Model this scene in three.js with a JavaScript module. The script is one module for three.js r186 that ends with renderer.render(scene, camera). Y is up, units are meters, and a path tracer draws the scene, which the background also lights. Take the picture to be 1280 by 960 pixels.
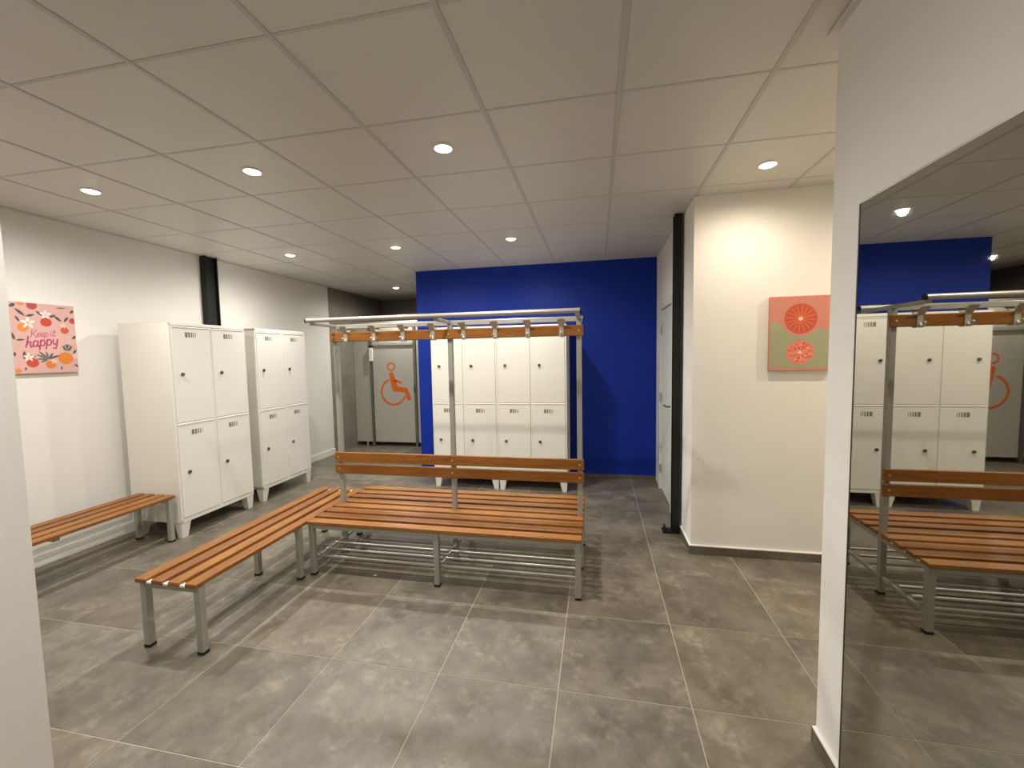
import * as THREE from 'three';
import { RoundedBoxGeometry } from 'three/addons/geometries/RoundedBoxGeometry.js';
import { mergeGeometries } from 'three/addons/utils/BufferGeometryUtils.js';

// ---------------------------------------------------------------- camera, lights, exposure
const scene = new THREE.Scene();
scene.background = new THREE.Color(0x000000);
const renderer = new THREE.WebGLRenderer({ antialias: true });
renderer.toneMapping = THREE.LinearToneMapping;
renderer.toneMappingExposure = 1.04;
renderer.shadowMap.enabled = true;
const camera = new THREE.PerspectiveCamera(84.73, 1280 / 960, 0.05, 60);
camera.position.set(0, 1.593, 0);
camera.rotation.set(-0.0684, 0.2, -0.0182, 'YXZ');

const H = 2.75;                        // ceiling height
const WHITE_LAMP = new THREE.Color().setRGB(1.0, 0.965, 0.905);
const WARM_LAMP = new THREE.Color().setRGB(1.0, 0.86, 0.68);
const LAMP_POWER = 7.6;
const LAMP_ANGLE = 1.54, LAMP_PENUMBRA = 0.7;

// room extents (metres, camera above the origin)
const XL = -4.30, XR = 0.862, XS = 0.72, XE = 3.6;
const ZP = -3.45, ZB = -5.46, ZE = -8.0, ZN = 2.0, ZR = -1.81;

// ---------------------------------------------------------------- helpers
let seed = 12345;
const rnd = () => { seed = (seed * 1664525 + 1013904223) >>> 0; return seed / 4294967296; };
const used = {};
function numbered(name) {
  const n = used[name] = (used[name] ?? -1) + 1;
  return n ? `${name}_${String(n).padStart(3, '0')}` : name;
}
function mesh(name, geo, mat, parent) {
  const m = new THREE.Mesh(geo, mat);
  m.name = name; m.castShadow = m.receiveShadow = true;
  parent.add(m);
  return m;
}
function thing(name, label, category, pos = [0, 0, 0], turn = 0, group) {
  const g = new THREE.Group();
  g.name = numbered(name); g.position.set(...pos); g.rotation.y = turn;
  g.userData = { label, category };
  if (group) g.userData.group = group;
  scene.add(g);
  return g;
}
function copyOf(src, name, label, pos, turn, group) {
  const c = src.clone(true);
  c.name = numbered(name); c.position.set(...pos); c.rotation.y = turn;
  c.userData = { ...src.userData, label };
  if (group) c.userData.group = group;
  scene.add(c);
  return c;
}
function struct(name, geo, mat, label, category) {
  const m = mesh(name, geo, mat, scene);
  m.userData = { kind: 'structure', label, category };
  return m;
}
// uv in metres from the face direction
function uvm(g, ox = 0, oy = 0) {
  const p = g.attributes.position, n = g.attributes.normal, uv = new Float32Array(p.count * 2);
  for (let i = 0; i < p.count; i++) {
    const ax = Math.abs(n.getX(i)), ay = Math.abs(n.getY(i)), az = Math.abs(n.getZ(i));
    let a, b;
    if (ay >= ax && ay >= az) { a = p.getX(i); b = p.getZ(i); }
    else if (az >= ax) { a = p.getX(i); b = p.getY(i); }
    else { a = p.getZ(i); b = p.getY(i); }
    uv[2 * i] = a + ox; uv[2 * i + 1] = b + oy;
  }
  g.setAttribute('uv', new THREE.BufferAttribute(uv, 2));
  return g;
}
// box between two corners
function bx(x0, x1, y0, y1, z0, z1) {
  const g = new THREE.BoxGeometry(Math.abs(x1 - x0), Math.abs(y1 - y0), Math.abs(z1 - z0));
  g.translate((x0 + x1) / 2, (y0 + y1) / 2, (z0 + z1) / 2);
  return uvm(g);
}
function rbx(x0, x1, y0, y1, z0, z1, r = 0.004, seg = 2) {
  const g = new RoundedBoxGeometry(Math.abs(x1 - x0), Math.abs(y1 - y0), Math.abs(z1 - z0), seg, r);
  g.translate((x0 + x1) / 2, (y0 + y1) / 2, (z0 + z1) / 2);
  return uvm(g, rnd() * 3, rnd() * 3);
}
function tube(a, b, r, seg = 14) {
  const A = new THREE.Vector3(...a), B = new THREE.Vector3(...b), d = B.clone().sub(A);
  const g = new THREE.CylinderGeometry(r, r, d.length(), seg);
  g.applyQuaternion(new THREE.Quaternion().setFromUnitVectors(new THREE.Vector3(0, 1, 0), d.clone().normalize()));
  g.translate((A.x + B.x) / 2, (A.y + B.y) / 2, (A.z + B.z) / 2);
  return g;
}
const merge = (list) => mergeGeometries(list.map((g) => (g.index ? g.toNonIndexed() : g)));

// ---------------------------------------------------------------- procedural textures
function makeNoise(n) {               // tileable value noise on an n x n lattice
  const t = new Float32Array(n * n).map(() => rnd());
  return (u, v) => {
    const x = ((u % 1) + 1) % 1 * n, y = ((v % 1) + 1) % 1 * n;
    const i = Math.floor(x), j = Math.floor(y);
    let fx = x - i, fy = y - j; fx = fx * fx * (3 - 2 * fx); fy = fy * fy * (3 - 2 * fy);
    const at = (a, b) => t[(b % n) * n + (a % n)];
    return (at(i, j) * (1 - fx) + at(i + 1, j) * fx) * (1 - fy) + (at(i, j + 1) * (1 - fx) + at(i + 1, j + 1) * fx) * fy;
  };
}
const N4 = makeNoise(4), N8 = makeNoise(8), N16 = makeNoise(16), N32 = makeNoise(32), N64 = makeNoise(64), N128 = makeNoise(128), N256 = makeNoise(256);
function dataTex(size, fn, repeat, srgb = true) {
  const d = new Uint8Array(size * size * 4);
  for (let y = 0; y < size; y++) for (let x = 0; x < size; x++) {
    const c = fn(x / size, y / size), o = (y * size + x) * 4;
    for (let k = 0; k < 3; k++) d[o + k] = Math.max(0, Math.min(255, c[k]));
    d[o + 3] = 255;
  }
  const t = new THREE.DataTexture(d, size, size);
  t.wrapS = t.wrapT = THREE.RepeatWrapping;
  t.magFilter = THREE.LinearFilter; t.minFilter = THREE.LinearMipmapLinearFilter; t.generateMipmaps = true;
  t.repeat.set(...repeat);
  if (srgb) t.colorSpace = THREE.SRGBColorSpace;
  t.needsUpdate = true;
  return t;
}
// concrete-look porcelain: cloudy patches, chalky streaks and fine grain
function cement(u, v) {
  const w = N8(u + 0.03 * N16(u, v), v) * 0.36 + N16(u, v) * 0.20 + N32(u + 0.01 * N64(u, v), v) * 0.22 + N64(u, v) * 0.22;
  const chalk = Math.max(0, N16(u * 1 + 0.37, v * 2 + 0.11) * 0.5 + N64(u + 0.21, v + 0.63) * 0.3 + N128(u, v) * 0.3 - 0.62) * 3.4;
  const grain = N256(u, v) - 0.5;
  return (w - 0.5) * 64 + chalk * 22 + grain * 8;
}
const floorTex = dataTex(1024, (u, v) => { const c = cement(u, v); return [113 + c, 107 + c, 95 + c * 0.92]; }, [1 / 2.4, 1 / 2.4]);
const greyWallTex = dataTex(512, (u, v) => { const c = cement(u, v) * 0.5; return [132 + c, 127 + c, 115 + c]; }, [1 / 2.4, 1 / 2.4]);
const woodTex = dataTex(1024, (u, v) => {
  const warp = 0.02 * (N8(u, v) - 0.5);
  const g1 = N16(u * 0.25, v * 4 + warp) - 0.5, g2 = N64(u * 0.25, v * 4 + warp * 2) - 0.5, g3 = N128(u * 0.5, v * 6) - 0.5, f = N256(u, v * 2) - 0.5;
  const k = g1 * 26 + g2 * 24 + g3 * 18 + f * 8;
  return [148 + k, 95 + k * 0.76, 35 + k * 0.45];
}, [1, 1]);
const paintBump = dataTex(512, (u, v) => { const k = 128 + (N64(u, v) - 0.5) * 70 + (N128(u, v) - 0.5) * 80 + (N256(u, v) - 0.5) * 60; return [k, k, k]; }, [1 / 0.8, 1 / 0.8], false);
const tileBump = dataTex(512, (u, v) => { const k = 128 + (N256(u, v) - 0.5) * 140 + (N128(u, v) - 0.5) * 60; return [k, k, k]; }, [1 / 0.6, 1 / 0.6], false);
const tileRough = dataTex(512, (u, v) => { const k = 128 + cement(u, v) * 0.8; return [k, k, k]; }, [1 / 2.4, 1 / 2.4], false);

// ---------------------------------------------------------------- materials
const std = (o) => new THREE.MeshStandardMaterial(o);
const M = {
  wall: std({ color: 0xe9e6df, roughness: 0.72, bumpMap: paintBump, bumpScale: 0.0002 }),
  blue: new THREE.MeshPhysicalMaterial({ color: 0x002c98, roughness: 0.5, specularIntensity: 0.6, bumpMap: paintBump, bumpScale: 0.0002 }),
  greyWall: std({ map: greyWallTex, roughness: 0.6 }),
  ceilTile: std({ color: 0xd3d0c9, roughness: 0.42, bumpMap: tileBump, bumpScale: 0.0003 }),
  ceilBar: std({ color: 0xc2bfb8, roughness: 0.5 }),
  ceilSlab: std({ color: 0x8a867d, roughness: 0.9 }),
  grout: std({ color: 0xb0a894, roughness: 0.9 }),
  plinth: std({ map: floorTex, color: 0xd8d4cc, roughness: 0.55 }),
  white: std({ color: 0xefede6, roughness: 0.5 }),
  locker: std({ color: 0xe6e3d8, roughness: 0.42 }),
  lockerDoor: std({ color: 0xe4e1d6, roughness: 0.4 }),
  lockerIn: std({ color: 0x5b5850, roughness: 0.8 }),
  slot: std({ color: 0x7b776d, roughness: 0.8 }),
  chrome: std({ color: 0x8d8a82, roughness: 0.28, metalness: 1 }),
  keyDark: std({ color: 0x2a2926, roughness: 0.5 }),
  foot: std({ color: 0xe9e6dc, roughness: 0.5 }),
  steel: std({ color: 0xa6a59d, roughness: 0.42, metalness: 0.35 }),
  alu: std({ color: 0xc4c1b8, roughness: 0.35, metalness: 0.6 }),
  black: std({ color: 0x060606, roughness: 0.6 }),
  rubber: std({ color: 0x161514, roughness: 0.8 }),
  cubicle: std({ color: 0xb3b0a4, roughness: 0.5 }),
  cubicleDoor: std({ color: 0xb6b2a5, roughness: 0.45 }),
  cubiclePost: std({ color: 0x77756d, roughness: 0.4, metalness: 0.5 }),
  orange: std({ color: 0xdb6420, roughness: 0.6 }),
  doorWhite: std({ color: 0xd9d8d2, roughness: 0.5 }),
  mirror: std({ color: 0xbdbab0, roughness: 0.015, metalness: 1 }),
  mirrorEdge: std({ color: 0x4b4a45, roughness: 0.35, metalness: 0.3 }),
  glow: std({ color: 0xffffff, emissive: 0xfff1dc, emissiveIntensity: 14, roughness: 0.5 }),
  glowWarm: std({ color: 0xffffff, emissive: 0xffe6bf, emissiveIntensity: 14, roughness: 0.5 }),
};
M.floorTiles = [0xffffff, 0xf3f1ee, 0xeae7e2, 0xfbf6ee].map((c) => std({ map: floorTex, color: c, roughness: 0.5, roughnessMap: tileRough, bumpMap: tileBump, bumpScale: 0.0002 }));
M.floorTiles.forEach((m) => { m.roughness = 0.82; });
M.wood = [0xffffff, 0xf1e8da, 0xe4d8c8].map((c) => std({ map: woodTex, color: c, roughness: 0.38 }));
const woodMat = (i) => M.wood[i % 3];

// ---------------------------------------------------------------- the setting
// floor: slab in the grout colour, one mesh per tile
const floor = struct('floor', bx(XL - 0.2, XE + 0.2, -0.2, -0.0015, ZE - 0.2, ZN + 0.2), M.grout, 'grey concrete-look floor tiles with pale joints', 'floor');
{
  const T = 0.6, x0 = -0.788, z0 = -1.90, j = 0.0025;
  const full = [];
  for (let k = 0; k < 10; k++) {
    const g = bx(-T / 2 + j, T / 2 - j, -0.012, 0, -T / 2 + j, T / 2 - j);
    const ox = rnd() * 2.4, oy = rnd() * 2.4, q = k % 2, uv = g.attributes.uv;
    for (let i = 0; i < uv.count; i++) { const a = uv.getX(i), b = uv.getY(i); uv.setXY(i, (q ? b : a) + ox, (q ? -a : b) + oy); }
    full.push(g);
  }
  for (let i = -7; i < 8; i++) for (let k = -11; k < 7; k++) {
    const xa = Math.max(XL, x0 + i * T), xb = Math.min(XE, x0 + (i + 1) * T);
    const za = Math.max(ZE, z0 + k * T), zb = Math.min(ZN, z0 + (k + 1) * T);
    if (xb - xa < 0.03 || zb - za < 0.03) continue;
    if (xa > XR + 0.02 && za > ZR + 0.02) continue;
    if (xa > XS + 0.3 && zb < ZP - 0.05) continue;
    const mat = M.floorTiles[Math.floor(rnd() * 4)], v = Math.floor(rnd() * 10);
    if (xb - xa > T - 0.001 && zb - za > T - 0.001) {
      const t = mesh('floor_tile', full[v], mat, floor);
      t.position.set((xa + xb) / 2, 0, (za + zb) / 2);
    } else mesh('floor_tile', uvm(bx(xa + j, xb - j, -0.012, 0, za + j, zb - j), rnd() * 2, rnd() * 2), mat, floor);
  }
}
// ceiling: slab, suspended panels and the T-bars that carry them
const ceiling = struct('ceiling', bx(XL - 0.2, XE + 0.2, H + 0.05, H + 0.2, ZE - 0.2, ZN + 0.2), M.ceilSlab, 'suspended ceiling of large off-white panels in a grid', 'ceiling');
const CT = 0.6253, CX = -0.522, CZ = -1.394;
{
  const j = 0.0112, jz = 0.0080, full = uvm(new THREE.BoxGeometry(CT - 2 * j, 0.014, CT - 2 * jz));
  for (let i = -7; i < 8; i++) for (let k = -11; k < 7; k++) {
    const xa = Math.max(XL, CX + i * CT), xb = Math.min(XE, CX + (i + 1) * CT);
    const za = Math.max(ZE, CZ + k * CT), zb = Math.min(ZN, CZ + (k + 1) * CT);
    if (xb - xa < 0.03 || zb - za < 0.03) continue;
    if (xa > XR + 0.02 && za > ZR + 0.02) continue;
    if (xa > XS + 0.3 && zb < ZP - 0.05) continue;
    if (xb - xa > CT - 0.001 && zb - za > CT - 0.001) {
      const t = mesh('ceiling_panel', full, M.ceilTile, ceiling);
      t.position.set((xa + xb) / 2, H + 0.010, (za + zb) / 2);
    } else mesh('ceiling_panel', bx(xa + j, xb - j, H + 0.003, H + 0.017, za + jz, zb - jz), M.ceilTile, ceiling);
  }
  for (let i = -6; i < 7; i++) { const x = CX + i * CT; mesh('ceiling_bar', bx(x - 0.011, x + 0.011, H, H + 0.03, ZE, ZN), M.ceilBar, ceiling); }
  for (let k = -10; k < 6; k++) { const z = CZ + k * CT; mesh('ceiling_bar', bx(XL, XE, H + 0.0018, H + 0.03, z - 0.0075, z + 0.0075), M.ceilBar, ceiling); }
}
// walls
struct('wall_left', bx(XL - 0.2, XL, 0, H + 0.05, -6.22, ZN + 0.2), M.wall, 'long white wall behind the left lockers and wall bench', 'wall');
struct('wall_left_tiled', bx(XL - 0.2, XL - 0.004, 0, H + 0.05, ZE - 0.2, -6.22), M.greyWall, 'grey concrete-look wall beside the toilet cubicle', 'wall');
struct('wall_end', bx(XL, XS + 0.3, 0, H + 0.05, ZE - 0.2, ZE), M.greyWall, 'grey wall closing the corridor behind the toilet cubicle', 'wall');
struct('wall_blue', bx(-2.42, XS, 0, H + 0.05, ZB - 0.14, ZB), M.blue, 'royal blue painted wall behind the locker row', 'wall');
{ // block that carries the picture and the white side door
  const DZ0 = -5.12, DZ1 = -4.30, DH = 2.12;
  struct('wall_side', merge([
    bx(XS, XS + 0.14, 0, H + 0.05, DZ1, ZP - 0.14), bx(XS, XS + 0.14, 0, H + 0.05, ZE, DZ0), bx(XS, XS + 0.14, DH, H + 0.05, DZ0, DZ1)]),
    M.wall, 'white side wall with a door beside the blue wall', 'wall');
  struct('wall_picture', bx(XS, XE + 0.2, 0, H + 0.05, ZP - 0.14, ZP), M.wall, 'cream wall with the citrus picture beside the black column', 'wall');
  struct('wall_behind_door', bx(XS + 0.9, XS + 1.0, 0, H, ZB, ZP - 0.14), M.wall, 'white wall of the room behind the side door', 'wall');
  const d = new THREE.Group(); d.name = 'door_1'; scene.add(d);
  d.userData = { kind: 'structure', label: 'white side door in the recess between black column and blue wall', category: 'door' };
  mesh('door_leaf', rbx(XS + 0.012, XS + 0.052, 0.008, DH - 0.05, DZ0 + 0.05, DZ1 - 0.05, 0.003), M.doorWhite, d);
  for (const [a, b, c, e] of [[0, DH, DZ0 - 0.03, DZ0 + 0.045], [0, DH, DZ1 - 0.045, DZ1 + 0.03], [DH - 0.045, DH + 0.03, DZ0 + 0.045, DZ1 - 0.045]])
    mesh('door_frame', rbx(XS - 0.014, XS + 0.06, a, b, c, e, 0.004), M.doorWhite, d);
  for (const y of [0.25, 1.08, 1.85]) mesh('hinge', tube([XS - 0.006, y - 0.05, DZ0 + 0.048], [XS - 0.006, y + 0.05, DZ0 + 0.048], 0.009), M.alu, d);
  const hd = mesh('door_handle', merge([tube([XS + 0.012, 1.05, DZ1 - 0.11], [XS - 0.05, 1.05, DZ1 - 0.11], 0.009), tube([XS - 0.045, 1.05, DZ1 - 0.105], [XS - 0.045, 1.05, DZ1 - 0.23], 0.009)]), M.chrome, d);
  hd.userData.label = 'dark metal lever handle';
  mesh('handle_plate', rbx(XS + 0.004, XS + 0.014, 0.95, 1.15, DZ1 - 0.13, DZ1 - 0.09, 0.003), M.chrome, d);
}
struct('wall_right', merge([bx(XR, XR + 0.16, 0, H + 0.05, ZR, ZN + 0.2), bx(XR + 0.16, XE + 0.2, 0, H + 0.05, ZR, ZR + 0.16)]), M.wall, 'white wall that carries the large mirror', 'wall');
struct('wall_corridor', bx(XE, XE + 0.2, 0, H + 0.05, ZP, ZR), M.wall, 'white end wall of the passage behind the mirror wall', 'wall');
struct('wall_near', bx(-1.50, -1.35, 0, H + 0.05, -0.744, ZN), M.wall, 'white wall end standing close beside the entrance', 'wall');
struct('wall_back', bx(XL, XR + 0.16, 0, H + 0.05, ZN, ZN + 0.2), M.wall, 'white wall behind the entrance', 'wall');
// baseboards and trims
struct('baseboard_left', rbx(XL, XL + 0.014, 0, 0.10, -6.22, ZN, 0.004), M.white, 'white baseboard along the left wall', 'baseboard');
struct('baseboard_blue', rbx(-2.42, XS, 0, 0.045, ZB, ZB + 0.010, 0.003), M.plinth, 'low grey tile baseboard under the blue wall', 'baseboard');
const PH = 0.065;
function plinth(name, x0, x1, z0, z1, label) {
  struct(name, rbx(x0, x1, 0, PH, z0, z1, 0.002), M.plinth, label, 'baseboard');
}
plinth('baseboard_picture', XS - 0.012, XE, ZP, ZP + 0.012, 'grey tile baseboard under the cream picture wall');
plinth('baseboard_side', XS - 0.012, XS, -4.27, ZP, 'grey tile baseboard behind the black column');
plinth('baseboard_right', XR - 0.012, XR, ZR, -1.615, 'short grey tile baseboard beside the mirror');
plinth('baseboard_corridor', XR - 0.012, XE, ZR - 0.012, ZR, 'grey tile baseboard around the mirror wall corner');
struct('trim_1', rbx(XS - 0.014, XE, PH, PH + 0.010, ZP, ZP + 0.014, 0.002), M.white, 'white sealing strip on the picture wall baseboard', 'trim');
struct('trim_2', rbx(XS - 0.014, XS, PH, PH + 0.010, -4.27, ZP, 0.002), M.white, 'white sealing strip on the baseboard behind the black column', 'trim');
struct('trim_3', rbx(XR - 0.014, XR, PH, PH + 0.010, ZR - 0.002, -1.615, 0.002), M.white, 'white sealing strip on the baseboard beside the mirror', 'trim');
struct('trim_4', bx(XR - 0.024, XR, H - 0.010, H, ZR - 0.024, ZN), M.ceilTile, 'white ceiling edge profile above the mirror', 'trim');
struct('trim_5', bx(XL, XL + 0.02, H - 0.008, H, -6.22, ZN), M.ceilTile, 'white ceiling edge profile above the left wall', 'trim');

// ---------------------------------------------------------------- steel columns
function hColumn(x, z, w, d, y0, label) {
  const g = thing('steel_column', label, 'column', [x, y0, z]);
  const h = H - y0, t = 0.012;
  mesh('flange', rbx(-w / 2, w / 2, 0, h, d / 2 - t, d / 2, 0.002), M.black, g);
  mesh('flange', rbx(-w / 2, w / 2, 0, h, -d / 2, -d / 2 + t, 0.002), M.black, g);
  mesh('web', bx(-0.006, 0.006, 0, h, -d / 2 + t, d / 2 - t), M.black, g);
  return g;
}
hColumn(XL + 0.04, -4.035, 0.08, 0.15, 0, 'black steel column on the left wall behind the lockers');
{
  const g = hColumn(0.674, -3.86, 0.062, 0.085, 0, 'black steel column standing before the white side door');
  mesh('base_plate', rbx(-0.11, 0.034, 0, 0.012, -0.055, 0.055, 0.002), M.black, g);
  for (const z of [-0.035, 0.035]) { mesh('bolt', tube([-0.085, 0.012, z], [-0.085, 0.045, z], 0.009, 8), M.black, g); }
}

// ---------------------------------------------------------------- lockers
const LW = 0.808, LD = 0.55, LY = 0.14, LH = 1.935;
function makeLocker(name, label, pos, turn, group) {
  const g = thing(name, label, 'locker', pos, turn, group);
  const w = LW / 2, t = 0.018, f = -0.002;   // front of the carcass at z = 0
  mesh('body', merge([
    rbx(-w, -w + t, LY, LH, -LD, f, 0.003), rbx(w - t, w, LY, LH, -LD, f, 0.003),
    rbx(-w, w, LH - 0.028, LH, -LD, f, 0.003), rbx(-w, w, LY, LY + 0.035, -LD, f, 0.003),
    bx(-w + t, w - t, LY + 0.03, LH - 0.02, -LD, -LD + 0.01),
    bx(-0.014, 0.014, LY + 0.03, LH - 0.02, -LD + 0.01, f - 0.003), bx(-w + t, w - t, 1.025, 1.045, -LD + 0.01, f - 0.004)]), M.locker, g);
  const dw = w - t - 0.014 - 0.0035;
  for (const [y0, y1] of [[1.042, LH - 0.033], [LY + 0.040, 1.034]]) for (const s of [-1, 1]) {
    const xc = s * (0.014 + (w - t - 0.014) / 2), x0 = xc - dw / 2, x1 = xc + dw / 2;
    const door = mesh('door', merge([rbx(x0, x1, y0, y1, -0.020, 0.002, 0.003),
      rbx(x0 + 0.004, x1 - 0.004, y1 - 0.012, y1 - 0.002, -0.01, 0.006, 0.003)]), M.lockerDoor, g);
    // ventilation grille: upright slots that get narrower to the right
    const vy = y1 - (y0 > 1 ? 0.072 : 0.09), slots = [];
    let vx = xc - 0.058;
    for (const sw of [0.026, 0.017, 0.012, 0.008, 0.005]) { slots.push(bx(vx, vx + sw, vy - 0.023, vy + 0.023, 0.0005, 0.0026)); vx += sw + 0.0065 + (0.026 - sw) * 0.25; }
    const v = mesh('vent', merge(slots), M.slot, door); v.userData.label = 'dark slotted vent';
    const ly = y0 > 1 ? 1.475 : 0.588, lx = x0 + 0.078;
    const lk = mesh('lock', merge([tube([lx, ly, 0], [lx, ly, 0.012], 0.016, 18), tube([lx, ly, 0.012], [lx, ly, 0.018], 0.011, 16)]), M.chrome, door);
    lk.userData.label = 'small round metal cam lock';
    mesh('key_slot', bx(lx - 0.0018, lx + 0.0018, ly - 0.008, ly + 0.008, 0.017, 0.0188), M.keyDark, door);
  }
  // tapered feet, straight on the outer side
  for (const sx of [-1, 1]) for (const sz of [0, 1]) {
    const ft = new THREE.CylinderGeometry(0.062, 0.036, LY + 0.002, 4, 1);
    ft.rotateY(Math.PI / 4);
    const p = ft.attributes.position;
    for (let i = 0; i < p.count; i++) if (p.getY(i) < 0) { p.setX(i, p.getX(i) + sx * 0.010); p.setZ(i, p.getZ(i) + (sz ? -0.006 : 0.006)); }
    ft.translate(sx * (w - 0.047), LY / 2, sz ? -LD + 0.06 : -0.052);
    const nf = ft.toNonIndexed(); nf.computeVertexNormals();
    mesh('foot', nf, M.foot, g);
  }
  return g;
}
const LGL = 'white lockers along the left wall', LGB = 'white lockers in front of the blue wall';
makeLocker('locker', 'white four-door steel locker right beside the wall bench', [-3.645, 0, -3.42], Math.PI / 2, LGL);
const lockB = scene.children[scene.children.length - 1];
copyOf(lockB, 'locker', 'white four-door steel locker on the left wall nearer the grey cubicle corridor', [-3.655, 0, -4.37], Math.PI / 2, LGL);
copyOf(lockB, 'locker', 'white four-door locker at the blue wall, on the side of the grey cubicle', [-1.552, 0, -4.78], 0, LGB);
copyOf(lockB, 'locker', 'white four-door locker at the blue wall, on the side of the white door', [-0.742, 0, -4.78], 0, LGB);

// ---------------------------------------------------------------- benches
const SEAT = 0.41;
function legGeo(x, z, y1, s = 0.019) { return rbx(x - s, x + s, 0.012, y1, z - s, z + s, 0.004); }
function addLeg(g, x, z, y1) {
  const l = mesh('leg', legGeo(x, z, y1), M.steel, g);
  mesh('foot_cap', rbx(x - 0.021, x + 0.021, 0, 0.018, z - 0.021, z + 0.021, 0.004), M.rubber, l);
}
function makeBench(label, pos, turn, midLegs = true) {     // local x along the planks
  const g = thing('slatted_bench', label, 'bench', pos, turn);
  const L = 1.63, W = 0.405, n = 4, pw = 0.073, gap = (W - n * pw) / (n - 1);
  for (let i = 0; i < n; i++) {
    const z0 = -W / 2 + i * (pw + gap);
    mesh('plank', rbx(-L / 2, L / 2, SEAT - 0.026, SEAT, z0, z0 + pw, 0.006, 3), woodMat(i + 1), g);
  }
  for (const x of [-L / 2 + 0.04, 0, L / 2 - 0.04]) {
    if (midLegs || x) for (const s of [-1, 1]) addLeg(g, x, s * (W / 2 - 0.024), SEAT - 0.028);
    const xr = x;
    mesh('cross_rail', rbx(xr - 0.0185, xr + 0.0185, SEAT - 0.060, SEAT - 0.0265, -W / 2 + 0.043, W / 2 - 0.043, 0.003), M.steel, g);
    if (x) for (let i = 0; i < n - 1; i++) {   // pale plastic spacers between the planks
      const zc = -W / 2 + pw + gap / 2 + i * (pw + gap);
      mesh('spacer', bx(x + Math.sign(x) * 0.006, x + Math.sign(x) * 0.034, SEAT - 0.026, SEAT - 0.016, zc - gap / 2 + 0.0005, zc + gap / 2 - 0.0005), M.white, g);
    }
  }
  mesh('long_rail', rbx(-L / 2 + 0.06, -0.02, SEAT - 0.056, SEAT - 0.0265, -0.015, 0.015, 0.003), M.steel, g);
  mesh('long_rail', rbx(0.02, L / 2 - 0.06, SEAT - 0.056, SEAT - 0.0265, -0.015, 0.015, 0.003), M.steel, g);
  return g;
}
makeBench('orange-brown slatted bench standing free at the end of the coat-hook bench', [-2.292, 0, -2.588], Math.PI / 2);
makeBench('orange-brown slatted bench against the left wall under the pink picture', [-3.875, 0, -2.178], Math.PI / 2, false);

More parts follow.
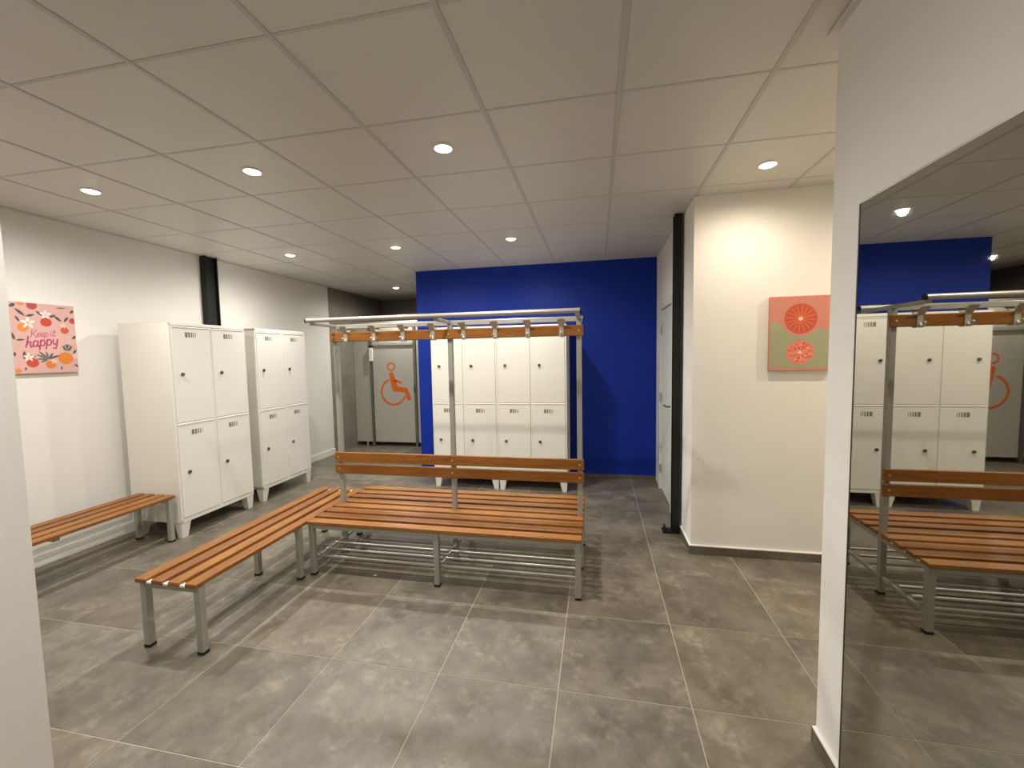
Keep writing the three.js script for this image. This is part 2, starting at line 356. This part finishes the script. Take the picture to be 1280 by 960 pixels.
{ // double-sided bench with backrest, coat hooks, hat rack and shoe rack
  const g = thing('coat_hook_bench', 'double slatted bench with backrest, coat hooks, hat rack and shoe rack', 'bench', [-1.093, 0, -3.065]);
  const L = 1.985, hw = 0.425, pw = 0.073, gap = 0.038, px = [-L / 2 + 0.025, 0, L / 2 - 0.025];
  for (let i = 0; i < 8; i++) {
    const z0 = hw - (i + 1) * pw - i * gap;
    mesh('plank', rbx(-L / 2, L / 2, SEAT - 0.026, SEAT, z0, z0 + pw, 0.006, 3), woodMat(i * 2 + (i > 3 ? 1 : 0)), g);
  }
  for (const s of [-1, 1]) for (const a of [-1, 1])
    mesh('seat_rail', rbx(a < 0 ? -L / 2 + 0.045 : 0.021, a < 0 ? -0.021 : L / 2 - 0.045, SEAT - 0.058, SEAT - 0.0265, s * (hw - 0.012), s * (hw - 0.042), 0.003), M.steel, g);
  for (const x of px) {
    for (const s of [-1, 1]) {
      addLeg(g, x, s * (hw - 0.027), SEAT - 0.0265);
      mesh('cross_rail', rbx(x - 0.016, x + 0.016, SEAT - 0.057, SEAT - 0.0265, s * 0.019, s * (hw - 0.048), 0.003), M.steel, g);
      mesh('rack_bearer', rbx(x - 0.010, x + 0.010, 0.101, 0.121, s * 0.019, s * (hw - 0.048), 0.003), M.steel, g);
    }
    const post = mesh('post', rbx(x - 0.018, x + 0.018, 0.012, 1.862, -0.018, 0.018, 0.004), M.steel, g);
    mesh('foot_cap', rbx(x - 0.020, x + 0.020, 0, 0.018, -0.020, 0.020, 0.004), M.rubber, post);
  }
  // shoe rack tubes
  for (const s of [-1, 1]) for (const z of [0.366, 0.255, 0.145]) for (const a of [-1, 1])
    mesh('rack_tube', tube([a < 0 ? px[0] + 0.01 : 0.01, 0.131, s * z], [a < 0 ? -0.01 : px[2] - 0.01, 0.131, s * z], 0.0095), M.alu, g);
  // black clamp knobs under the rear seat
  for (const x of [-0.86, -0.62, 0.1]) mesh('knob', tube([x, SEAT - 0.07, -0.25], [x, SEAT - 0.026, -0.25], 0.014), M.rubber, g);
  // backrest boards, bolted on the front of the posts
  for (const s of [1]) for (const [y0, y1] of [[0.755, 0.833], [0.658, 0.736]]) {
    const b = mesh('backrest_board', rbx(-L / 2 - 0.01, L / 2 + 0.005, y0, y1, s * 0.018, s * 0.040, 0.005, 3), woodMat(y0 > 0.7 ? 1 : 2), g);
    for (const x of px) mesh('bolt', tube([x, (y0 + y1) / 2, s * 0.038], [x, (y0 + y1) / 2, s * 0.0435], 0.007, 12), M.alu, b);
  }
  // hook rail with eight coat hooks on each face
  const r = mesh('hook_rail', rbx(-L / 2 - 0.01, L / 2 + 0.005, 1.722, 1.798, 0.018, 0.040, 0.005, 3), woodMat(1), g);
  for (const x of px) mesh('bolt', tube([x, 1.76, 0.037], [x, 1.76, 0.0435], 0.007, 12), M.alu, r);
  for (const s of [-1, 1]) {
    const zo = s > 0 ? 0 : 0.058;      // the rear hooks sit on the back of the same board
    for (let k = 0; k < 8; k++) {
      const x = -0.855 + k * 0.243;
      const fl = new THREE.Shape(); [[-0.016, 0], [0.016, 0], [0.028, 0.062], [0.022, 0.070], [-0.022, 0.070], [-0.028, 0.062]].forEach(([a, b], q) => (q ? fl.lineTo(a, b) : fl.moveTo(a, b)));
      const up = new THREE.ExtrudeGeometry(fl, { depth: 0.005, bevelEnabled: false });
      up.rotateX(s * 0.75); up.translate(x, 1.792, s * 0.040);
      const lo = new THREE.CatmullRomCurve3([[0.042, 1.745], [0.05, 1.728], [0.062, 1.72], [0.075, 1.727], [0.08, 1.742]].map(([z, y]) => new THREE.Vector3(x, y, s * z)));
      const k2 = new THREE.SphereGeometry(0.010, 12, 8); k2.translate(x, 1.744, s * 0.08);
      mesh('coat_hook', merge([rbx(x - 0.016, x + 0.016, 1.716, 1.804, s * 0.040, s * 0.046, 0.002), up, new THREE.TubeGeometry(lo, 10, 0.006, 8), k2]).translate(0, 0, zo), M.alu, r);
    }
  }
  // hat rack on cross arms
  for (const x of px) mesh('rack_arm', rbx(x - 0.012, x + 0.012, 1.838, 1.860, -0.30, 0.30, 0.003), M.steel, g);
  mesh('top_beam', rbx(px[0] + 0.018, px[2] - 0.018, 1.826, 1.860, -0.014, 0.014, 0.003), M.alu, g);
  for (const z of [0.30, -0.30]) {
    const t = mesh('rack_tube', tube([-L / 2 - 0.01, 1.873, z], [L / 2 - 0.005, 1.873, z], 0.0165, 18), M.alu, g);
    for (const e of [-L / 2 - 0.018, L / 2 - 0.006]) mesh('end_cap', tube([e, 1.873, z], [e + 0.010, 1.873, z], 0.0170, 18), M.rubber, t);
  }
}

// ---------------------------------------------------------------- toilet cubicle
{
  const Z = -6.9, g = thing('toilet_cubicle', 'grey toilet cubicle with orange wheelchair symbol on its door', 'cubicle', [0, 0, Z]);
  const y0 = 0.075, top = 2.20;
  mesh('side_panel', rbx(XL, -3.985, y0, top, -0.03, 0, 0.003), M.cubicle, g);
  mesh('front_panel', rbx(-3.10, -1.9, y0, top, -0.03, 0, 0.003), M.cubicle, g);
  mesh('head_panel', rbx(-3.935, -3.155, 1.845, top, -0.03, 0, 0.003), M.cubicle, g);
  mesh('frame_post', rbx(-3.983, -3.938, 0, top, -0.04, 0.018, 0.003), M.cubiclePost, g);
  mesh('frame_post', rbx(-3.152, -3.103, 0, top, -0.04, 0.018, 0.003), M.cubiclePost, g);
  mesh('head_rail', rbx(-3.936, -3.154, 1.805, 1.842, -0.035, 0.022, 0.003), M.alu, g);
  mesh('top_rail', rbx(XL, -1.9, top, top + 0.03, -0.035, 0.01, 0.003), M.alu, g);
  const d = mesh('door', rbx(-3.932, -3.158, y0, 1.80, -0.028, 0.002, 0.003), M.cubicleDoor, g);
  mesh('door_handle', merge([tube([-3.13, 1.03, 0.015], [-3.13, 1.03, 0.06], 0.011), tube([-3.13, 1.10, 0.055], [-3.13, 0.97, 0.055], 0.010)]), M.chrome, g);
  for (const x of [-4.1, -3.0]) mesh('support_foot', tube([x, 0, -0.015], [x, y0 + 0.002, -0.015], 0.016), M.alu, g);
  const cl = mesh('door_closer', merge([rbx(-3.972, -3.905, 1.53, 1.77, 0.018, 0.058, 0.008)]), M.white, g);
  mesh('closer_cap', rbx(-3.975, -3.902, 1.77, 1.81, 0.018, 0.060, 0.006), M.rubber, cl);
  // wheelchair symbol
  const cx = -3.55, cy = 1.0, zf = 0.0015;
  const plate = (s) => { const e = new THREE.ExtrudeGeometry(s, { depth: 0.002, bevelEnabled: false, curveSegments: 28 }); e.translate(cx, cy, zf); return e; };
  const ring = (x, y, ro, ri, a0 = 0, a1 = Math.PI * 2) => {
    const s = new THREE.Shape();
    if (a1 - a0 > 6.28) { s.absarc(x, y, ro, 0, Math.PI * 2, false); const h = new THREE.Path(); h.absarc(x, y, ri, 0, Math.PI * 2, true); s.holes.push(h); }
    else { s.absarc(x, y, ro, a0, a1, false); s.absarc(x, y, ri, a1, a0, true); }
    return plate(s);
  };
  const poly = (pts) => { const s = new THREE.Shape(); pts.forEach(([x, y], i) => (i ? s.lineTo(x, y) : s.moveTo(x, y))); s.closePath(); return plate(s); };
  const stroke = (x0, y0_, x1, y1, w) => { const a = Math.atan2(y1 - y0_, x1 - x0), nx = -Math.sin(a) * w / 2, ny = Math.cos(a) * w / 2; return poly([[x0 + nx, y0_ + ny], [x0 - nx, y0_ - ny], [x1 - nx, y1 - ny], [x1 + nx, y1 + ny]]); };
  const body = new THREE.Shape();
  body.moveTo(-0.075, 0.295); body.quadraticCurveTo(-0.06, 0.335, -0.02, 0.335); body.quadraticCurveTo(0.01, 0.325, 0.015, 0.295);
  body.lineTo(0.085, 0.075); body.lineTo(0.235, 0.055); body.quadraticCurveTo(0.275, 0.05, 0.285, 0.01); body.lineTo(0.335, -0.155);
  body.lineTo(0.265, -0.175); body.lineTo(0.215, -0.03); body.lineTo(0.05, -0.015); body.quadraticCurveTo(-0.015, -0.01, -0.03, 0.05); body.closePath();
  const sym = mesh('wheelchair_symbol', merge([
    ring(-0.03, 0.43, 0.078, 0.052), plate(body), stroke(0.03, 0.19, 0.165, 0.135, 0.035),
    ring(0, -0.02, 0.245, 0.212, 1.95, 5.98)]), M.orange, d);
  sym.userData.label = 'orange wheelchair pictogram';
}

// ---------------------------------------------------------------- mirror
{
  const g = thing('wall_mirror', 'large frameless mirror on the white wall', 'mirror', [0.84, 0, 0]);
  const z0 = -1.605, z1 = 0.45, y0 = 0.012, y1 = 2.068;
  mesh('glass', bx(0, 0.003, y0 + 0.003, y1 - 0.003, z0 + 0.003, z1 - 0.003), M.mirror, g);
  mesh('backing', bx(0.0005, 0.0215, y0, y1, z0, z1), M.mirrorEdge, g);
  mesh('edge_strip', bx(-0.001, 0.0005, y1 - 0.006, y1, z0, z1), M.alu, g);
  const e = mesh('edge_strip', bx(-0.001, 0.0005, y0, y1 - 0.006, z0, z0 + 0.006), M.mirrorEdge, g);
}

// ---------------------------------------------------------------- pictures
function canvasTex(w, h, draw) {
  const c = document.createElement('canvas'); c.width = w; c.height = h;
  draw(c.getContext('2d'), w, h);
  const t = new THREE.CanvasTexture(c); t.colorSpace = THREE.SRGBColorSpace;
  return t;
}
function picture(label, pos, turn, w, h, tex, edge) {
  const g = thing('canvas_print', label, 'picture', pos, turn);
  mesh('canvas', rbx(-w / 2, w / 2, -h / 2, h / 2, 0.002, 0.028, 0.003), edge, g);
  const f = new THREE.PlaneGeometry(w - 0.006, h - 0.006); f.translate(0, 0, 0.0284);
  mesh('print', f, std({ map: tex, roughness: 0.7 }), g);
  return g;
}
const happyTex = canvasTex(480, 640, (c, w, h) => {
  const P = (u, v) => [u * w, v * h];
  c.fillStyle = '#d6a8a1'; c.fillRect(0, 0, w, h);
  const disc = (u, v, r, col) => { c.fillStyle = col; c.beginPath(); c.ellipse(u * w, v * h, r * w, r * w * 0.95, 0, 0, 7); c.fill(); };
  const leaf = (u, v, len, ang, wd, col) => {
    const [x, y] = P(u, v), L = len * w, dx = Math.cos(ang), dy = Math.sin(ang), W = wd * w;
    c.fillStyle = col; c.beginPath(); c.moveTo(x, y);
    c.quadraticCurveTo(x + dx * L * 0.5 - dy * W, y + dy * L * 0.5 + dx * W, x + dx * L, y + dy * L);
    c.quadraticCurveTo(x + dx * L * 0.5 + dy * W, y + dy * L * 0.5 - dx * W, x, y); c.fill();
  };
  const flower = (u, v, r, col) => { for (let k = 0; k < 5; k++) leaf(u, v, r, k * 1.2566 - 1.57, r * 0.42, col); disc(u, v, r * 0.2, '#e8b070'); };
  const G = '#544f4c', G2 = '#6e6a66', R = '#c4472f', O = '#dc8a3c', Wt = '#eedfd6';
  for (const [u, v, r, col] of [[0.17, 0.35, 0.085, O], [0.53, 0.26, 0.09, R], [0.82, 0.37, 0.07, '#cc5233'], [0.33, 0.03, 0.08, '#b04a4a'], [0.97, 0.22, 0.06, '#b8423c'], [0.27, 0.85, 0.095, R], [0.55, 0.88, 0.085, '#d97f45'], [0.80, 0.79, 0.125, '#dd8430'], [0.05, 0.96, 0.05, '#d9894a'], [0.16, 0.0, 0.06, '#d58a55']]) disc(u, v, r, col);
  for (const [u, v, l, a, wd] of [[0.22, 0.19, 0.2, 3.9, 0.05], [0.22, 0.19, 0.15, -0.3, 0.045], [0.13, 0.27, 0.12, 4.2, 0.04], [0.48, 0.17, 0.13, 3.9, 0.045], [0.58, 0.19, 0.13, -0.5, 0.045], [0.78, 0.24, 0.16, 3.9, 0.05], [0.82, 0.24, 0.13, -0.9, 0.05],
    [0.04, 0.53, 0.16, 4.4, 0.05], [0.05, 0.53, 0.14, -0.1, 0.035], [0.93, 0.50, 0.14, -0.7, 0.05], [0.99, 0.66, 0.1, 2.2, 0.04], [0.02, 0.76, 0.09, 4.7, 0.04], [0.93, 0.88, 0.14, 0.6, 0.04], [0.71, 0.96, 0.07, -1.4, 0.03], [0.15, 0.96, 0.07, -1.3, 0.03], [0.0, 0.07, 0.11, -0.6, 0.06], [0.93, 0.10, 0.1, -0.6, 0.05], [0.70, 0.04, 0.18, -0.05, 0.02], [0.15, 0.80, 0.16, -1.5, 0.05], [0.2, 0.74, 0.14, 0.2, 0.035]]) leaf(u, v, l, a, wd, G);
  for (const [a, l] of [[3.6, 0.22], [3.95, 0.22], [3.15, 0.2], [4.5, 0.16], [-0.4, 0.2], [-1.0, 0.15], [2.7, 0.15]]) leaf(0.52, 0.80, l, a, 0.04, a < 0 ? G : G2);
  disc(0.84, 0.63, 0.072, G2); for (let k = 0; k < 5; k++) leaf(0.84, 0.68, 0.15, -1.57 + (k - 2) * 0.35, 0.025, k % 2 ? '#9a938d' : G);
  flower(0.25, 0.28, 0.12, Wt); flower(0.53, 0.15, 0.1, Wt); flower(0.80, 0.30, 0.06, '#eac7b4'); flower(0.22, 0.77, 0.09, Wt); flower(0.6, 0.83, 0.06, '#eac7b4'); flower(0.97, 0.76, 0.06, '#e8cfd0');
  // brush-script lettering drawn as strokes
  const letters = {
    K: [[[0.12, -0.1], [0.0, 0.5], [-0.08, 1.0]], [[0.62, -0.05], [0.3, 0.35], [0.04, 0.52], [0.3, 0.65], [0.5, 1.0], [0.66, 0.9]]],
    e: [[[0.0, 0.78], [0.28, 0.66], [0.34, 0.48], [0.2, 0.4], [0.04, 0.62], [0.04, 0.9], [0.2, 1.0], [0.42, 0.8]]],
    p: [[[0.08, 0.42], [0.02, 0.9], [-0.08, 1.4]], [[0.06, 0.62], [0.22, 0.4], [0.4, 0.48], [0.38, 0.85], [0.2, 1.0], [0.04, 0.9]]],
    i: [[[0.1, 0.42], [0.02, 0.85], [0.1, 1.0], [0.24, 0.85]], [[0.16, 0.18], [0.17, 0.2]]],
    t: [[[0.2, 0.05], [0.06, 0.85], [0.16, 1.0], [0.3, 0.85]], [[0.0, 0.36], [0.36, 0.32]]],
    h: [[[0.2, -0.1], [0.1, 0.4], [-0.04, 1.0]], [[0.0, 0.8], [0.18, 0.48], [0.36, 0.44], [0.32, 0.8], [0.38, 1.0], [0.52, 0.86]]],
    a: [[[0.4, 0.48], [0.2, 0.4], [0.02, 0.62], [0.04, 0.94], [0.2, 0.98], [0.36, 0.75], [0.42, 0.45]], [[0.42, 0.45], [0.36, 0.88], [0.44, 1.0], [0.56, 0.86]]],
    y: [[[0.06, 0.44], [0.02, 0.82], [0.14, 0.98], [0.32, 0.82], [0.42, 0.44]], [[0.42, 0.44], [0.34, 1.0], [0.2, 1.4], [0.0, 1.36]]],
  };
  const write = (txt, u, v, size, adv, lw, rise, col) => {
    c.strokeStyle = col; c.lineWidth = lw; c.lineCap = c.lineJoin = 'round';
    let x = u * w, y = v * h;
    for (const ch of txt) {
      if (ch !== ' ') for (const st of letters[ch]) {
        const pts = new THREE.CatmullRomCurve3(st.map(([a, b]) => new THREE.Vector3(x + a * size, y + b * size, 0))).getPoints(24);
        c.beginPath(); pts.forEach((q, i) => (i ? c.lineTo(q.x, q.y) : c.moveTo(q.x, q.y))); c.stroke();
      }
      const a = (ch === 'K' ? 0.66 : ch === ' ' ? 0.3 : ch === 'i' || ch === 't' ? 0.32 : adv) * size;
      x += a; y -= a * rise;
    }
  };
  write('Keep it', 0.29, 0.385, 62, 0.44, 6, 0.08, '#b4527a');
  write('happy', 0.20, 0.49, 88, 0.56, 11, 0.14, '#a83460');
});
const citrusTex = canvasTex(480, 640, (c, w, h) => {
  c.fillStyle = '#cb8371'; c.fillRect(0, 0, w, h);
  c.fillStyle = '#9f9e7e'; c.beginPath(); c.moveTo(0, 0.36 * h);
  c.bezierCurveTo(0.08 * w, 0.30 * h, 0.16 * w, 0.34 * h, 0.22 * w, 0.42 * h);
  c.bezierCurveTo(0.34 * w, 0.56 * h, 0.58 * w, 0.56 * h, 0.68 * w, 0.47 * h);
  c.bezierCurveTo(0.76 * w, 0.42 * h, 0.9 * w, 0.46 * h, w, 0.49 * h);
  c.lineTo(w, 0.965 * h); c.lineTo(0, 0.965 * h); c.closePath(); c.fill();
  const disc = (x, y, rx, ry, col) => { c.fillStyle = col; c.beginPath(); c.ellipse(x * w, y * h, rx * w, ry * w, 0, 0, 7); c.fill(); };
  disc(0.49, 0.30, 0.262, 0.27, '#c2553a');
  for (let k = 0; k < 16; k++) {
    const a = k * Math.PI / 8 + 0.1;
    c.strokeStyle = '#df7650'; c.lineWidth = 5; c.beginPath(); c.moveTo(0.49 * w + Math.cos(a) * 22, 0.30 * h + Math.sin(a) * 22); c.lineTo(0.49 * w + Math.cos(a) * 112, 0.30 * h + Math.sin(a) * 115); c.stroke();
    c.strokeStyle = '#b93f1e'; c.lineWidth = 4; c.beginPath(); c.moveTo(0.49 * w + Math.cos(a + 0.2) * 55, 0.30 * h + Math.sin(a + 0.2) * 55); c.lineTo(0.49 * w + Math.cos(a + 0.2) * 108, 0.30 * h + Math.sin(a + 0.2) * 110); c.stroke();
  }
  disc(0.49, 0.30, 0.036, 0.036, '#f6c9a8');
  disc(0.49, 0.755, 0.225, 0.215, '#de7f68');
  for (let k = 0; k < 130; k++) {
    const a = rnd() * 6.28, r = Math.sqrt(rnd()) * 0.19;
    disc(0.49 + Math.cos(a) * r, 0.755 + Math.sin(a) * r * 0.72, 0.012 + rnd() * 0.02, 0.010 + rnd() * 0.014, ['#d9654c', '#e59a86', '#cf4f35', '#e2876f', '#d15a3c'][k % 5]);
  }
  for (let k = 0; k < 9; k++) { const a = k * 0.698; c.strokeStyle = '#eeb09a'; c.lineWidth = 3; c.beginPath(); c.moveTo(0.49 * w, 0.755 * h); c.lineTo(0.49 * w + Math.cos(a) * 92, 0.755 * h + Math.sin(a) * 88); c.stroke(); }
  disc(0.49, 0.755, 0.03, 0.028, '#f3c3a0');
});
picture('pink citrus print with the words Keep it happy on the left wall', [XL, 1.79, -2.552], Math.PI / 2, 0.40, 0.545, happyTex, std({ color: 0xc9a49a, roughness: 0.8 }));
picture('coral and green print of two citrus slices on the cream wall', [1.449, 1.712, ZP], 0, 0.415, 0.54, citrusTex, std({ color: 0xd08a78, roughness: 0.8 }));

// ---------------------------------------------------------------- recessed downlights
const SPOT_GROUP = 'recessed ceiling downlights of the changing room';
function downlight(x, z, warm, label, group, power = 1) {
  const g = thing('recessed_downlight', label, 'downlight', [x, H, z], 0, group);
  const ring = new THREE.LatheGeometry([[0.0455, 0.002], [0.046, -0.004], [0.050, -0.006], [0.056, -0.004], [0.058, 0.003]].map(([a, b]) => new THREE.Vector2(a, b)), 32);
  mesh('trim_ring', ring, M.white, g);
  const lens = new THREE.LatheGeometry([[0.0455, 0.0], [0.042, -0.006], [0.033, -0.011], [0.018, -0.0145], [0, -0.0155]].map(([a, b]) => new THREE.Vector2(a, b)), 32);
  mesh('lens', lens, warm ? M.glowWarm : M.glow, g);
  const s = new THREE.SpotLight(warm ? WARM_LAMP : WHITE_LAMP, LAMP_POWER * power, 0, LAMP_ANGLE, LAMP_PENUMBRA, 2);
  s.name = 'lamp_light'; s.position.set(0, -0.022, 0); s.castShadow = true; s.shadow.radius = 1.3; s.shadow.mapSize.set(1024, 1024);
  s.target.position.set(0, -2, 0); s.target.name = 'lamp_target';
  g.add(s); g.add(s.target);
  return g;
}
for (const [x, z, label] of [
  [-3.345, -2.31, 'recessed downlight over the wall bench beside the pink picture'],
  [-2.075, -2.31, 'recessed downlight over the free-standing slatted bench'],
  [-0.835, -2.31, 'recessed downlight over the seat front of the coat-hook bench'],
  [-3.345, -4.20, 'recessed downlight in front of the left wall lockers'],
  [-2.075, -4.20, 'recessed downlight between the left wall lockers and the blue wall lockers'],
  [-0.835, -4.20, 'recessed downlight in front of the blue wall lockers'],
  [-3.345, -0.42, 'recessed downlight behind the entrance wall end, over the wall bench side'],
  [-0.835, -0.42, 'recessed downlight over the entrance beside the mirror'],
]) downlight(x, z, false, label, SPOT_GROUP);
downlight(-3.28, -6.60, false, 'small recessed downlight above the grey toilet cubicle', null, 1.1);
downlight(1.05, -2.98, true, 'recessed downlight in front of the cream picture wall', null, 0.42);
downlight(2.45, -2.98, true, 'warm recessed downlight further along the passage behind the mirror wall', null, 1.1);

// ---------------------------------------------------------------- small things
{
  const s = thing('paper_scrap', 'tiny white paper scrap on the floor under the coat-hook bench', 'paper', [-1.60, 0, -2.72]);
  const g = rbx(-0.012, 0.012, 0, 0.006, -0.007, 0.007, 0.002); g.rotateY(0.4);
  mesh('scrap', g, M.white, s);
}

renderer.render(scene, camera);
